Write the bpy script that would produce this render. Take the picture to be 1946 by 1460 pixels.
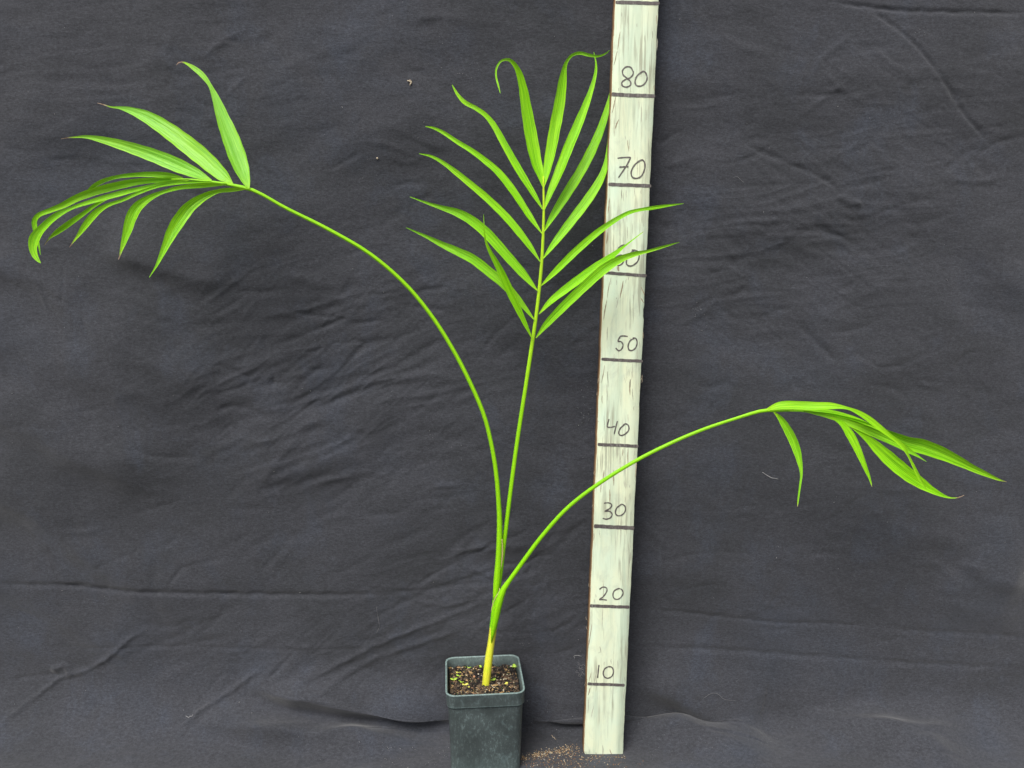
import bpy, math, random
import numpy as np
from mathutils import Vector, Matrix

random.seed(7)
rng = np.random.RandomState(11)
scene = bpy.context.scene
for o in list(bpy.data.objects):
    bpy.data.objects.remove(o)
R = math.radians

# ------------------------------------------------------------------ camera
CM = 0.01
FPX, CX, CY = 1500.0, 973.0, 730.0          # focal length and centre of the photo, in its pixels
CAM = Vector((0.0, -0.901, 0.6025))
PITCH = R(8.5)
camd = bpy.data.cameras.new('camera')
camd.sensor_width = 36
camd.lens = 36 * FPX / 1946
camd.clip_start = 0.02
camd.clip_end = 200
cam = bpy.data.objects.new('camera', camd)
scene.collection.objects.link(cam)
cam.location = CAM
cam.rotation_euler = (R(90) - PITCH, 0, 0)
scene.camera = cam

# ------------------------------------------------------------------ light
world = bpy.data.worlds.new('World')
scene.world = world
world.use_nodes = True
wn = world.node_tree
bg = wn.nodes['Background']
sky = wn.nodes.new('ShaderNodeTexSky')
sky.sky_type = 'NISHITA'
sky.sun_disc = False
SUN_EL, SUN_AZ = R(54), R(207)               # azimuth clockwise from +y: the sun is behind the camera
sky.sun_elevation = SUN_EL
sky.sun_rotation = SUN_AZ
sky.air_density = 1.0
sky.dust_density = 5.0
sky.ozone_density = 1.0
hs = wn.nodes.new('ShaderNodeHueSaturation')  # overcast: the blue of the sky is greyed
hs.inputs['Saturation'].default_value = 0.22
wn.links.new(sky.outputs[0], hs.inputs['Color'])
wn.links.new(hs.outputs[0], bg.inputs['Color'])
bg.inputs['Strength'].default_value = 0.09

sd = bpy.data.lights.new('sun', 'SUN')
sd.energy = 2.25
sd.angle = R(30)
sd.color = (1.0, 0.965, 0.91)
sun = bpy.data.objects.new('sun', sd)
scene.collection.objects.link(sun)
dirv = Vector((math.sin(SUN_AZ) * math.cos(SUN_EL), math.cos(SUN_AZ) * math.cos(SUN_EL), math.sin(SUN_EL)))
sun.rotation_euler = (-dirv).to_track_quat('-Z', 'Y').to_euler()

scene.view_settings.view_transform = 'Standard'
scene.view_settings.look = 'None'
scene.view_settings.gamma = 1
scene.view_settings.use_curve_mapping = False
scene.view_settings.exposure = 0.45

# ------------------------------------------------------------------ helpers
sp, cp = math.sin(PITCH), math.cos(PITCH)
def ray(px, py):
    a = (px - CX) / FPX
    b = (CY - py) / FPX
    return Vector((a, cp + b * sp, b * cp - sp))
def at(px, py, Ycm):
    """the point seen at a place of the photo, at a depth given in cm behind the foot of the stake"""
    d = ray(px, py)
    return CAM + d * ((Ycm * CM - CAM.y) / d.y)
def onz(px, py, z):
    d = ray(px, py)
    return CAM + d * ((z - CAM.z) / d.z)
def depth_of(p):
    v = p - CAM
    return v.y * cp - v.z * sp

def catmull(rows, n):
    """smooth resampling of a list of tuples"""
    P = np.array(rows, float)
    k = len(P)
    seg = np.sqrt(((P[1:, :2] - P[:-1, :2]) ** 2).sum(1))
    s = np.concatenate([[0], np.cumsum(seg)])
    s /= s[-1]
    out = []
    m = np.zeros_like(P)
    for i in range(k):
        a, b = max(i - 1, 0), min(i + 1, k - 1)
        m[i] = (P[b] - P[a]) / max(s[b] - s[a], 1e-6)
    for t in np.linspace(0, 1, n):
        i = min(max(int(np.searchsorted(s, t) - 1), 0), k - 2)
        h = s[i + 1] - s[i]
        u = (t - s[i]) / h
        out.append((2*u**3-3*u**2+1)*P[i] + (u**3-2*u**2+u)*h*m[i] + (-2*u**3+3*u**2)*P[i+1] + (u**3-u**2)*h*m[i+1])
    return np.array(out)

def link(name, me, parent=None, mats=()):
    o = bpy.data.objects.new(name, me)
    scene.collection.objects.link(o)
    for m in mats:
        me.materials.append(m)
    if parent:
        o.parent = parent
    return o
def empty(name, loc):
    o = bpy.data.objects.new(name, None)
    o.empty_display_size = 0.03
    o.location = loc
    scene.collection.objects.link(o)
    return o
def tag(o, label=None, cat=None, group=None, kind=None):
    if label: o['label'] = label
    if cat: o['category'] = cat
    if group: o['group'] = group
    if kind: o['kind'] = kind
    return o

class MB:
    """collects vertices and faces in world space"""
    def __init__(self):
        self.v, self.f, self.m, self.uv, self.c = [], [], [], [], []
    def add(self, vs, fs, mat=0, uv=None, col=None):
        b = len(self.v)
        self.v += [tuple(p) for p in vs]
        self.f += [tuple(b + i for i in f) for f in fs]
        self.m += [mat] * len(fs)
        self.uv += uv if uv is not None else [(0, 0)] * len(vs)
        self.c += col if col is not None else [(0, 0, 0, 1)] * len(vs)
    def build(self, name, mats, parent=None, smooth=True):
        me = bpy.data.meshes.new(name)
        off = Vector((0, 0, 0))
        if parent:
            q = parent
            while q is not None:
                off += q.location
                q = q.parent
        me.from_pydata([(x - off.x, y - off.y, z - off.z) for x, y, z in self.v], [], self.f)
        me.polygons.foreach_set('material_index', self.m)
        me.polygons.foreach_set('use_smooth', [smooth] * len(self.f))
        uvl = me.uv_layers.new(name='UVMap')
        li = np.zeros(len(me.loops), int)
        me.loops.foreach_get('vertex_index', li)
        uvl.data.foreach_set('uv', np.array(self.uv, float)[li].ravel())
        ca = me.color_attributes.new('tint', 'FLOAT_COLOR', 'POINT')
        ca.data.foreach_set('color', np.array(self.c, float).ravel())
        me.update()
        return link(name, me, parent, mats)

def tube(mb, pts, radii, n=10, mat=0, cols=None, flat=1.0):
    pts = [Vector(p) for p in pts]
    ref = Vector((0, 1, 0))
    vs, uv, col = [], [], []
    for i, p in enumerate(pts):
        t = (pts[min(i+1, len(pts)-1)] - pts[max(i-1, 0)]).normalized()
        a = t.cross(ref).normalized()
        b = a.cross(t).normalized()
        for k in range(n):
            an = 2 * math.pi * k / n
            vs.append(p + a * (math.cos(an) * radii[i]) + b * (math.sin(an) * radii[i] * flat))
            uv.append((k / n, i / (len(pts) - 1)))
            col.append(cols[i] if cols else (0, 0, 0, 1))
    fs = []
    for i in range(len(pts) - 1):
        for k in range(n):
            k2 = (k + 1) % n
            fs.append((i*n+k, i*n+k2, (i+1)*n+k2, (i+1)*n+k))
    fs.append(tuple(range(n-1, -1, -1)))
    fs.append(tuple((len(pts)-1)*n + k for k in range(n)))
    mb.add(vs, fs, mat, uv, col)

# ------------------------------------------------------------------ material helpers
class NT:
    def __init__(self, name):
        self.m = bpy.data.materials.new(name)
        self.m.use_nodes = True
        self.t = self.m.node_tree
        self.p = self.t.nodes['Principled BSDF']
        self.out = self.t.nodes['Material Output']
    def n(self, typ, **kw):
        nd = self.t.nodes.new(typ)
        for k, v in kw.items():
            if k.startswith('i_'):
                nd.inputs[k[2:].replace('_', ' ')].default_value = v
            else:
                setattr(nd, k, v)
        return nd
    def l(self, a, b):
        self.t.links.new(a, b)
    def ramp(self, fac, stops, interp='LINEAR'):
        r = self.t.nodes.new('ShaderNodeValToRGB')
        r.color_ramp.interpolation = interp
        e = r.color_ramp.elements
        while len(e) < len(stops):
            e.new(0.5)
        for q, (pos, c) in zip(e, stops):
            q.position = pos
            q.color = (c, c, c, 1) if isinstance(c, (int, float)) else (*c, 1)
        self.l(fac, r.inputs[0])
        return r.outputs[0]
    def noise(self, vec, scale, detail=3, rough=.55, dist=0):
        q = self.n('ShaderNodeTexNoise')
        q.inputs['Scale'].default_value = scale
        q.inputs['Detail'].default_value = detail
        q.inputs['Roughness'].default_value = rough
        q.inputs['Distortion'].default_value = dist
        if vec is not None:
            self.l(vec, q.inputs['Vector'])
        return q.outputs['Fac']
    def mapping(self, vec, scale=(1, 1, 1), rot=(0, 0, 0)):
        q = self.n('ShaderNodeMapping')
        q.inputs['Scale'].default_value = scale
        q.inputs['Rotation'].default_value = rot
        self.l(vec, q.inputs['Vector'])
        return q.outputs[0]
    def mix(self, fac, a, b, mode='MIX'):
        q = self.n('ShaderNodeMix', data_type='RGBA', blend_type=mode)
        for s, v in ((0, fac), (6, a), (7, b)):
            if hasattr(v, 'is_output'):
                self.l(v, q.inputs[s])
            elif s == 0:
                q.inputs[0].default_value = v
            else:
                q.inputs[s].default_value = (*v, 1) if len(v) == 3 else v
        return q.outputs[2]
    def math(self, op, a, b=0.0):
        q = self.n('ShaderNodeMath', operation=op)
        for s, v in ((0, a), (1, b)):
            if hasattr(v, 'is_output'):
                self.l(v, q.inputs[s])
            else:
                q.inputs[s].default_value = v
        return q.outputs[0]
    def bump(self, h, strength, dist):
        q = self.n('ShaderNodeBump')
        q.inputs['Strength'].default_value = strength
        q.inputs['Distance'].default_value = dist
        self.l(h, q.inputs['Height'])
        self.l(q.outputs[0], self.p.inputs['Normal'])
        return q.outputs[0]
    def coord(self, which='Object'):
        return self.n('ShaderNodeTexCoord').outputs[which]

def simple(name, col, rough=.6, spec=.3):
    t = NT(name)
    t.p.inputs['Base Color'].default_value = (*col, 1)
    t.p.inputs['Roughness'].default_value = rough
    t.p.inputs['Specular IOR Level'].default_value = spec
    return t.m

# ---- black cotton
def mat_cloth():
    t = NT('black_cotton')
    c = t.coord()
    blot = t.noise(c, 5.5, 4, .6, .6)
    base = t.ramp(blot, [(.30, (.038, .040, .046)), (.55, (.048, .050, .059)), (.78, (.045, .050, .063))])
    # sparse bluish fading towards the outer parts of the sheet
    b2 = t.noise(t.mapping(c, (1, 1, .7)), 14, 5, .65, .4)
    base = t.mix(t.ramp(b2, [(.52, 0.0), (.72, .42)]), base, (.056, .066, .090))
    slub = t.noise(t.mapping(c, (240, 300, 560)), 1.0, 3, .7)
    grain = t.noise(c, 900, 2, .7)
    g = t.math('ADD', t.math('MULTIPLY', slub, .55), t.math('MULTIPLY', grain, .45))
    base = t.mix(1.0, base, t.ramp(g, [(.33, .58), (.5, .98), (.68, 1.5)]), 'MULTIPLY')
    t.l(base, t.p.inputs['Base Color'])
    t.p.inputs['Roughness'].default_value = .92
    t.p.inputs['Specular IOR Level'].default_value = .12
    t.p.inputs['Sheen Weight'].default_value = .25
    t.p.inputs['Sheen Roughness'].default_value = .5
    w = t.noise(t.mapping(c, (.6, 1, 1.6)), 70, 5, .62, .8)
    h = t.math('ADD', t.math('MULTIPLY', w, 1.0), t.math('MULTIPLY', g, .35))
    t.bump(h, .36, .0018)
    return t.m

# ---- palm leaflet: yellow green, lengthwise veins, brown dry tip from the tint attribute
def mat_leaf(name='leaflet_green', stem=False):
    t = NT(name)
    att = t.n('ShaderNodeAttribute', attribute_name='tint')
    sep = t.n('ShaderNodeSeparateColor')
    t.l(att.outputs['Color'], sep.inputs[0])
    brown, pale, yel = sep.outputs[0], sep.outputs[1], sep.outputs[2]
    uv = t.coord('UV')
    c = t.coord()
    veins = t.noise(t.mapping(uv, (17, 1.0, 1)), 1.0, 3, .62)
    blot = t.noise(c, 45, 4, .6)
    base = t.mix(t.ramp(veins, [(.43, 0.0), (.57, 1.0)]), (.16, .54, .002), (.33, .80, .004))
    base = t.mix(t.math('MULTIPLY', t.ramp(blot, [(.35, 0.0), (.7, 1.0)]), .35), base, (.33, .78, .008))
    base = t.mix(t.math('MULTIPLY', pale, .8), base, (.21, .56, .055))
    base = t.mix(yel, base, (.46, .78, .02))
    if stem:
        fl = t.noise(t.mapping(uv, (14, 3, 1)), 1.0, 3, .6)
        base = t.mix(t.math('MULTIPLY', t.ramp(yel, [(.35, 0.0), (.9, 1.0)]), t.ramp(fl, [(.2, .35), (.5, 1.0)])), base, (.76, .77, .055))
        ed = t.noise(t.mapping(c, (60, 60, 12)), 1.0, 3, .6)
        base = t.mix(t.math('MULTIPLY', pale, t.ramp(ed, [(.45, 0.0), (.62, .7)])), base, (.50, .30, .07))
    if not stem:
        vl = t.noise(t.mapping(uv, (11, .25, 1)), 1.0, 2, .5)
        base = t.mix(t.ramp(vl, [(.50, 0.0), (.525, .38), (.55, 0.0)]), base, (.52, .86, .10))
        base = t.mix(t.ramp(vl, [(.40, .45), (.45, 0.0)]), base, (.09, .36, .002))
    sp = t.noise(c, 420, 3, .6)
    base = t.mix(t.ramp(sp, [(.715, 0.0), (.75, .55)]), base, (.30, .26, .05))
    bn = t.noise(c, 300, 2, .6)
    base = t.mix(brown, base, t.ramp(bn, [(.3, (.20, .10, .06)), (.7, (.50, .36, .28))]))
    t.l(base, t.p.inputs['Base Color'])
    t.p.inputs['Roughness'].default_value = .34
    t.p.inputs['Specular IOR Level'].default_value = .32
    nrm = t.bump(t.math('ADD', veins, t.math('MULTIPLY', blot, .5)), .7, .001)
    if not stem:
        tr = t.n('ShaderNodeBsdfTranslucent')
        t.l(t.mix(.5, base, (.45, .88, .01)), tr.inputs[0])
        t.l(nrm, tr.inputs['Normal'])
        mx = t.n('ShaderNodeMixShader')
        mx.inputs[0].default_value = .16
        t.l(t.p.outputs[0], mx.inputs[1])
        t.l(tr.outputs[0], mx.inputs[2])
        t.l(mx.outputs[0], t.out.inputs[0])
    return t.m

# ---- painted timber of the stake
def mat_paint():
    t = NT('worn_white_paint')
    c = t.coord()
    g1 = t.noise(t.mapping(c, (300, 300, 7)), 1.0, 4, .65, .2)       # fine grain along the board
    g2 = t.noise(t.mapping(c, (85, 85, 4)), 1.0, 5, .72, .5)
    blot = t.noise(t.mapping(c, (1, 1, .45)), 30, 4, .6)
    base = t.mix(t.ramp(blot, [(.35, 0.0), (.68, 1.0)]), (.75, .80, .57), (.67, .80, .63))
    base = t.mix(t.ramp(g2, [(.48, 0.0), (.72, .7)]), base, (.46, .57, .43))
    base = t.mix(t.ramp(g1, [(.64, 0.0), (.74, .55)]), base, (.33, .33, .24))
    sm = t.noise(t.mapping(c, (1, 1, .5)), 48, 5, .7, .8)
    base = t.mix(t.ramp(sm, [(.50, 0.0), (.70, .6)]), base, (.50, .57, .44))
    # worn patches keep the grain; they come and go along the board
    zone = t.noise(t.mapping(c, (30, 30, 9)), 1.0, 3, .5)
    msk = t.math('MULTIPLY', t.ramp(zone, [(.44, 0.0), (.56, 1.0)]), t.ramp(g1, [(.50, 0.0), (.60, .85)]))
    base = t.mix(msk, base, (.37, .38, .28))
    t.l(base, t.p.inputs['Base Color'])
    t.p.inputs['Roughness'].default_value = .6
    t.p.inputs['Specular IOR Level'].default_value = .25
    t.bump(t.math('ADD', g1, g2), .35, .0008)
    return t.m
def mat_wood(name, a, b):
    t = NT(name)
    c = t.coord()
    g = t.noise(t.mapping(c, (160, 160, 7)), 1.0, 4, .6)
    t.l(t.ramp(g, [(.35, a), (.65, b)]), t.p.inputs['Base Color'])
    t.p.inputs['Roughness'].default_value = .8
    return t.m
def mat_ink():
    t = NT('marker_ink')
    c = t.coord()
    n = t.noise(t.mapping(c, (420, 420, 90)), 1.0, 4, .75)
    t.l(t.ramp(n, [(.3, (.07, .055, .055)), (.56, (.12, .105, .10)), (.72, (.30, .31, .27))]), t.p.inputs['Base Color'])
    t.p.inputs['Roughness'].default_value = .55
    return t.m
def mat_pot():
    t = NT('pot_plastic')
    c = t.coord()
    n1 = t.noise(c, 28, 5, .68, .5)
    n2 = t.noise(t.mapping(c, (1, 1, .45)), 380, 5, .8, .4)
    n3 = t.noise(c, 900, 2, .6)
    base = t.mix(t.ramp(n1, [(.35, 0.0), (.7, 1.0)]), (.040, .050, .050), (.072, .092, .092))
    sc = t.math('MULTIPLY', t.ramp(n2, [(.52, 0.0), (.66, 1.0)]), t.ramp(n1, [(.40, .15), (.60, 1.0)]))
    base = t.mix(t.math('MULTIPLY', sc, .6), base, (.22, .29, .29))
    base = t.mix(t.ramp(n3, [(.69, 0.0), (.76, .6)]), base, (.30, .36, .33))
    big = t.noise(t.mapping(c, (1, 1, .7)), 55, 4, .7, 1.5)
    base = t.mix(t.ramp(big, [(.58, 0.0), (.68, .45)]), base, (.15, .21, .215))
    # dull rubbed edge: where the lip turns
    geo = t.n('ShaderNodeAttribute', attribute_name='tint')
    sep = t.n('ShaderNodeSeparateColor')
    t.l(geo.outputs['Color'], sep.inputs[0])
    base = t.mix(t.math('MULTIPLY', sep.outputs[0], t.ramp(n2, [(.3, .3), (.6, 1.0)])), base, (.24, .33, .32))
    t.l(base, t.p.inputs['Base Color'])
    t.p.inputs['Roughness'].default_value = .42
    t.p.inputs['Specular IOR Level'].default_value = .5
    t.bump(t.math('ADD', n2, n1), .2, .0006)
    return t.m

M_CLOTH = mat_cloth()
M_LEAF = mat_leaf()
M_STEM = mat_leaf('petiole_green', True)
M_SHEATH = mat_wood('dry_sheath', (.34, .30, .10), (.55, .46, .22))
M_PAINT = mat_paint()
M_EDGE = mat_wood('bare_stake_edge', (.20, .105, .05), (.42, .26, .13))
M_STREAK = mat_wood('bare_wood_streak', (.30, .29, .22), (.46, .45, .35))
M_BROWN = mat_wood('rotten_wood_streak', (.22, .17, .11), (.42, .34, .23))
M_INK = mat_ink()
M_POT = mat_pot()
M_LINT = simple('pale_lint', (.40, .40, .40), .8)
M_LINT2 = simple('grey_lint', (.20, .20, .205), .8)
M_BEIGE = simple('dry_beige_scrap', (.50, .42, .31), .8)
M_SAW = [simple('sawdust_tan', (.34, .22, .11), .8), simple('sawdust_pale', (.52, .42, .27), .8),
         simple('sawdust_brown', (.20, .11, .06), .8), simple('sawdust_white', (.62, .58, .48), .8)]

# ================================================================== BACKDROP CLOTH
# polylines of the folds, given where they run in the photo; each becomes real relief in the sheet
def perlin(x, y, seed):
    r = np.random.RandomState(seed)
    n = 512
    ang = r.rand(n, n) * 2 * np.pi
    gx, gy = np.cos(ang), np.sin(ang)
    xi, yi = np.floor(x).astype(int), np.floor(y).astype(int)
    xf, yf = x - xi, y - yi
    u = xf**3 * (xf * (xf * 6 - 15) + 10)
    v = yf**3 * (yf * (yf * 6 - 15) + 10)
    def d(a, b):
        ia, ib = (xi + a) % n, (yi + b) % n
        return gx[ia, ib] * (xf - a) + gy[ia, ib] * (yf - b)
    return ((d(0, 0) * (1-u) + d(1, 0) * u) * (1-v) + (d(0, 1) * (1-u) + d(1, 1) * u) * v) * 1.4

YW = 6.0            # the wall part of the sheet hangs 6 cm behind the foot of the stake
RAD = 1.6           # radius where it turns from floor to wall
# crease list: (points, amplitude cm, sigma px); negative = groove
CREASES = [
    # long ironed creases
    ([(-40,1106),(0,1108),(120,1112),(230,1122),(370,1128),(500,1131),(640,1130),(750,1128)], -.30, 5.5),
    ([(750,1128),(800,1106),(860,1074),(930,1040),(1010,1005)], -.14, 5),
    ([(750,1128),(840,1113),(930,1088),(1000,1060)], -.14, 6),
    ([(750,1128),(830,1150),(900,1142)], .10, 5),
    ([(700,1109),(760,1118),(840,1116)], .07, 4),
    ([(60,1229),(270,1228),(480,1231),(620,1232),(760,1228)], -.09, 4),
    ([(-20,1390),(0,1376),(60,1330),(120,1286),(135,1281),(160,1275),(200,1252),(250,1212),(285,1192)], .26, 5),
    ([(100,1275),(125,1262),(140,1285)], .28, 7),
    ([(20,1292),(80,1282),(125,1282)], -.14, 5),
    ([(330,1398),(385,1352),(440,1312),(490,1276),(510,1271)], .30, 6),
    ([(510,1290),(528,1270),(545,1252),(562,1238)], -.20, 5),
    ([(370,1345),(410,1295),(440,1265)], -.06, 4),
    ([(560,1290),(600,1276),(650,1256),(720,1222),(790,1195),(850,1172),(930,1140)], .24, 6),
    ([(590,1316),(640,1286),(700,1256),(770,1232),(840,1208),(900,1180)], .22, 6),
    ([(540,1290),(570,1290),(610,1300),(650,1296)], .12, 6),
    ([(574,1320),(576,1350),(572,1390)], -.06, 4),
    # cloth to the right of the stake
    ([(1215,1158),(1300,1166),(1400,1177),(1480,1186),(1560,1188),(1680,1192)], -.17, 5),
    ([(1680,1194),(1780,1203),(1860,1206),(1960,1213)], -.14, 6),
    ([(1200,1226),(1300,1232),(1400,1240),(1500,1246),(1600,1250),(1720,1258),(1840,1264),(1960,1270)], -.18, 6),
    ([(1560,2),(1640,12),(1720,20),(1840,24),(1960,26)], -.18, 5),
    ([(1640,12),(1700,50),(1745,90),(1790,150),(1830,215),(1870,260),(1900,290)], -.17, 5),
    ([(1545,130),(1580,95),(1620,68)], .10, 7),
    ([(1560,140),(1600,170),(1650,200)], .08, 8),
    ([(1410,272),(1480,302),(1540,328),(1580,350),(1600,372)], -.14, 6),
    ([(1590,372),(1615,385),(1640,388)], .22, 8),
    ([(1380,360),(1460,352),(1540,348)], -.08, 5),
    ([(1340,455),(1420,448),(1500,440),(1560,430)], -.08, 6),
    ([(1330,530),(1380,510),(1430,480),(1450,465)], -.08, 6),
    ([(1520,620),(1550,650),(1590,690)], -.20, 8),
    ([(1300,600),(1350,570),(1400,560),(1440,530)], -.09, 7),
    ([(1280,620),(1330,600),(1370,560)], .08, 6),
    ([(1500,182),(1580,180),(1640,176)], -.08, 6),
    ([(1560,385),(1620,420),(1700,395),(1790,372)], -.07, 6),
    ([(1250,1070),(1330,1052),(1400,1050),(1440,1056)], -.08, 6),
    ([(1230,1150),(1290,1125),(1340,1114),(1400,1112)], -.07, 5),
    ([(1560,1000),(1600,970),(1650,930)], -.06, 5),
    ([(1460,1310),(1420,1325),(1400,1340)], .07, 9),
    # fan of wrinkles behind the stem
    ([(690,1180),(740,1160),(800,1130),(860,1115),(920,1108)], -.16, 6),
    ([(870,1170),(905,1140),(935,1120),(980,1100),(1030,1076)], -.12, 6),
    ([(890,1190),(930,1172),(960,1165),(1000,1140),(1010,1120)], -.12, 5),
    ([(955,1075),(1000,1074),(1020,1062),(1060,1056)], -.12, 4),
    ([(995,1100),(1015,1070),(1030,1048)], -.10, 4),
    ([(890,1080),(915,1090),(935,1100)], .10, 5),
    ([(900,1206),(960,1202),(1010,1204),(1060,1198),(1110,1160)], -.10, 5),
    # wrinkles on the left half
    ([(510,660),(560,645),(600,630),(650,606),(670,590)], -.17, 6),
    ([(540,590),(600,600),(650,604)], -.13, 5),
    ([(650,604),(662,600),(676,592)], .16, 6),
    ([(580,672),(640,655),(690,652),(660,690),(640,702)], -.16, 6),
    ([(410,690),(450,706),(480,722)], -.13, 6),
    ([(640,700),(600,702),(560,706),(530,714)], -.15, 6),
    ([(400,752),(440,740),(480,728),(520,700)], -.15, 6),
    ([(410,780),(440,772),(470,776),(500,790),(515,800)], -.16, 6),
    ([(515,760),(518,730),(520,700)], -.10, 5),
    ([(250,835),(275,860),(330,868),(372,870)], -.13, 6),
    ([(440,830),(480,835),(520,838)], .10, 5),
    ([(560,790),(620,768),(700,742),(770,728)], -.17, 8),
    ([(450,850),(530,830),(600,800),(650,790)], .14, 9),
    ([(440,900),(500,880),(580,860),(650,840)], -.10, 8),
    ([(490,930),(560,918),(620,900),(640,890)], -.15, 10),
    ([(320,1120),(340,1085),(370,1072),(430,1060)], -.10, 5),
    ([(170,1085),(230,1060),(270,1040)], -.07, 5),
    ([(240,980),(290,968),(350,950)], -.07, 5),
    ([(120,500),(125,540),(122,580)], -.07, 4),
    ([(60,535),(100,560),(150,590),(180,640)], -.13, 7),
    ([(700,560),(740,558),(760,556)], -.08, 4),
    ([(680,240),(695,222)], -.06, 4),
    ([(550,570),(640,565),(720,588)], .06, 6),
    ([(700,720),(780,680),(850,640)], -.09, 7),
    ([(700,830),(770,800),(830,750),(860,720)], -.08, 7),
    ([(710,1080),(780,1060),(840,1050)], -.06, 5),
    ([(760,260),(840,300),(900,380)], -.06, 8),
    ([(640,460),(720,430),(800,380),(850,350)], -.08, 9),
    # small wrinkles upper left
    ([(300,75),(370,98),(430,85)], .10, 14),
    ([(560,100),(640,115),(720,80)], -.07, 14),
    ([(60,40),(100,60),(150,70)], .07, 10),
]
# broad hanging folds: ridges whose underside goes dark
FOLDS = [
    ([(-160,500),(-60,500),(40,512),(120,560),(210,632),(330,700),(450,742),(540,765)], .62, 25),
    ([(-160,610),(-60,640),(60,665),(200,720),(330,755),(470,780)], .5, 34),
    ([(-180,740),(-60,770),(40,800),(130,852),(220,892),(310,925),(400,950)], .62, 24),
    ([(-180,900),(-60,930),(20,948),(100,1000),(180,1058),(260,1110),(340,1155),(420,1190)], .62, 26),
    ([(-160,1090),(-60,1100),(60,1130),(140,1180),(220,1235),(330,1270)], .5, 26),
    ([(180,470),(260,488),(320,508),(400,526),(480,528)], .8, 22),
    ([(430,880),(560,880),(680,820),(800,730)], .6, 40),
    ([(300,1290),(450,1340),(560,1355),(640,1372),(760,1378)], .0, 24),
    # foot of the cloth, left
    ([(350,1366),(430,1382),(520,1400),(600,1412),(690,1412),(780,1406),(850,1402)], 1.9, 15),
    ([(440,1290),(540,1316),(640,1336),(740,1350),(850,1364),(930,1366)], 2.2, 18),
    # foot of the cloth, between the pot and the stake and to the right
    ([(960,1360),(1040,1370),(1110,1378),(1190,1388),(1280,1402),(1370,1414),(1430,1432),(1480,1462)], 2.0, 14),
    ([(1000,1310),(1100,1320),(1200,1336),(1260,1340)], .9, 20),
    ([(1190,1290),(1280,1310),(1350,1350),(1430,1395),(1480,1400)], 1.5, 22),
    ([(1470,1400),(1540,1396),(1620,1408),(1700,1418),(1780,1436),(1860,1470)], 1.7, 20),
    ([(1450,1340),(1560,1350),(1700,1380),(1820,1395),(1960,1400)], .7, 36),
    ([(1820,1060),(1880,1090),(1960,1110)], .6, 22),
    ([(1700,1000),(1780,1010),(1860,1030),(1960,1030)], .45, 28),
    ([(1750,1120),(1850,1150),(1960,1170)], .4, 26),
    ([(1500,720),(1620,690),(1760,650),(1900,600),(1990,560)], .45, 50),
    ([(1300,500),(1450,440),(1600,400),(1800,380)], .35, 50),
    ([(1820,440),(1900,500),(1990,600)], .45, 38),
    ([(540,300),(700,250),(860,160)], .4, 55),
    ([(-40,180),(120,220),(260,200),(420,250)], .4, 50),
]

def poly_dist(PX, PY, pts):
    best = np.full(PX.shape, 1e9)
    side_t = np.zeros(PX.shape)
    pts = np.array(pts, float)
    seg = np.sqrt(((pts[1:] - pts[:-1]) ** 2).sum(1))
    cum = np.concatenate([[0], np.cumsum(seg)])
    for i in range(len(pts) - 1):
        ax, ay = pts[i]
        dx, dy = pts[i+1] - pts[i]
        L2 = dx*dx + dy*dy + 1e-9
        t = np.clip(((PX-ax)*dx + (PY-ay)*dy) / L2, 0, 1)
        d = np.hypot(PX-ax-t*dx, PY-ay-t*dy)
        m = d < best
        best[m] = d[m]
        side_t[m] = ((cum[i] + t*seg[i]) / cum[-1])[m]
    return best, side_t

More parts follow.
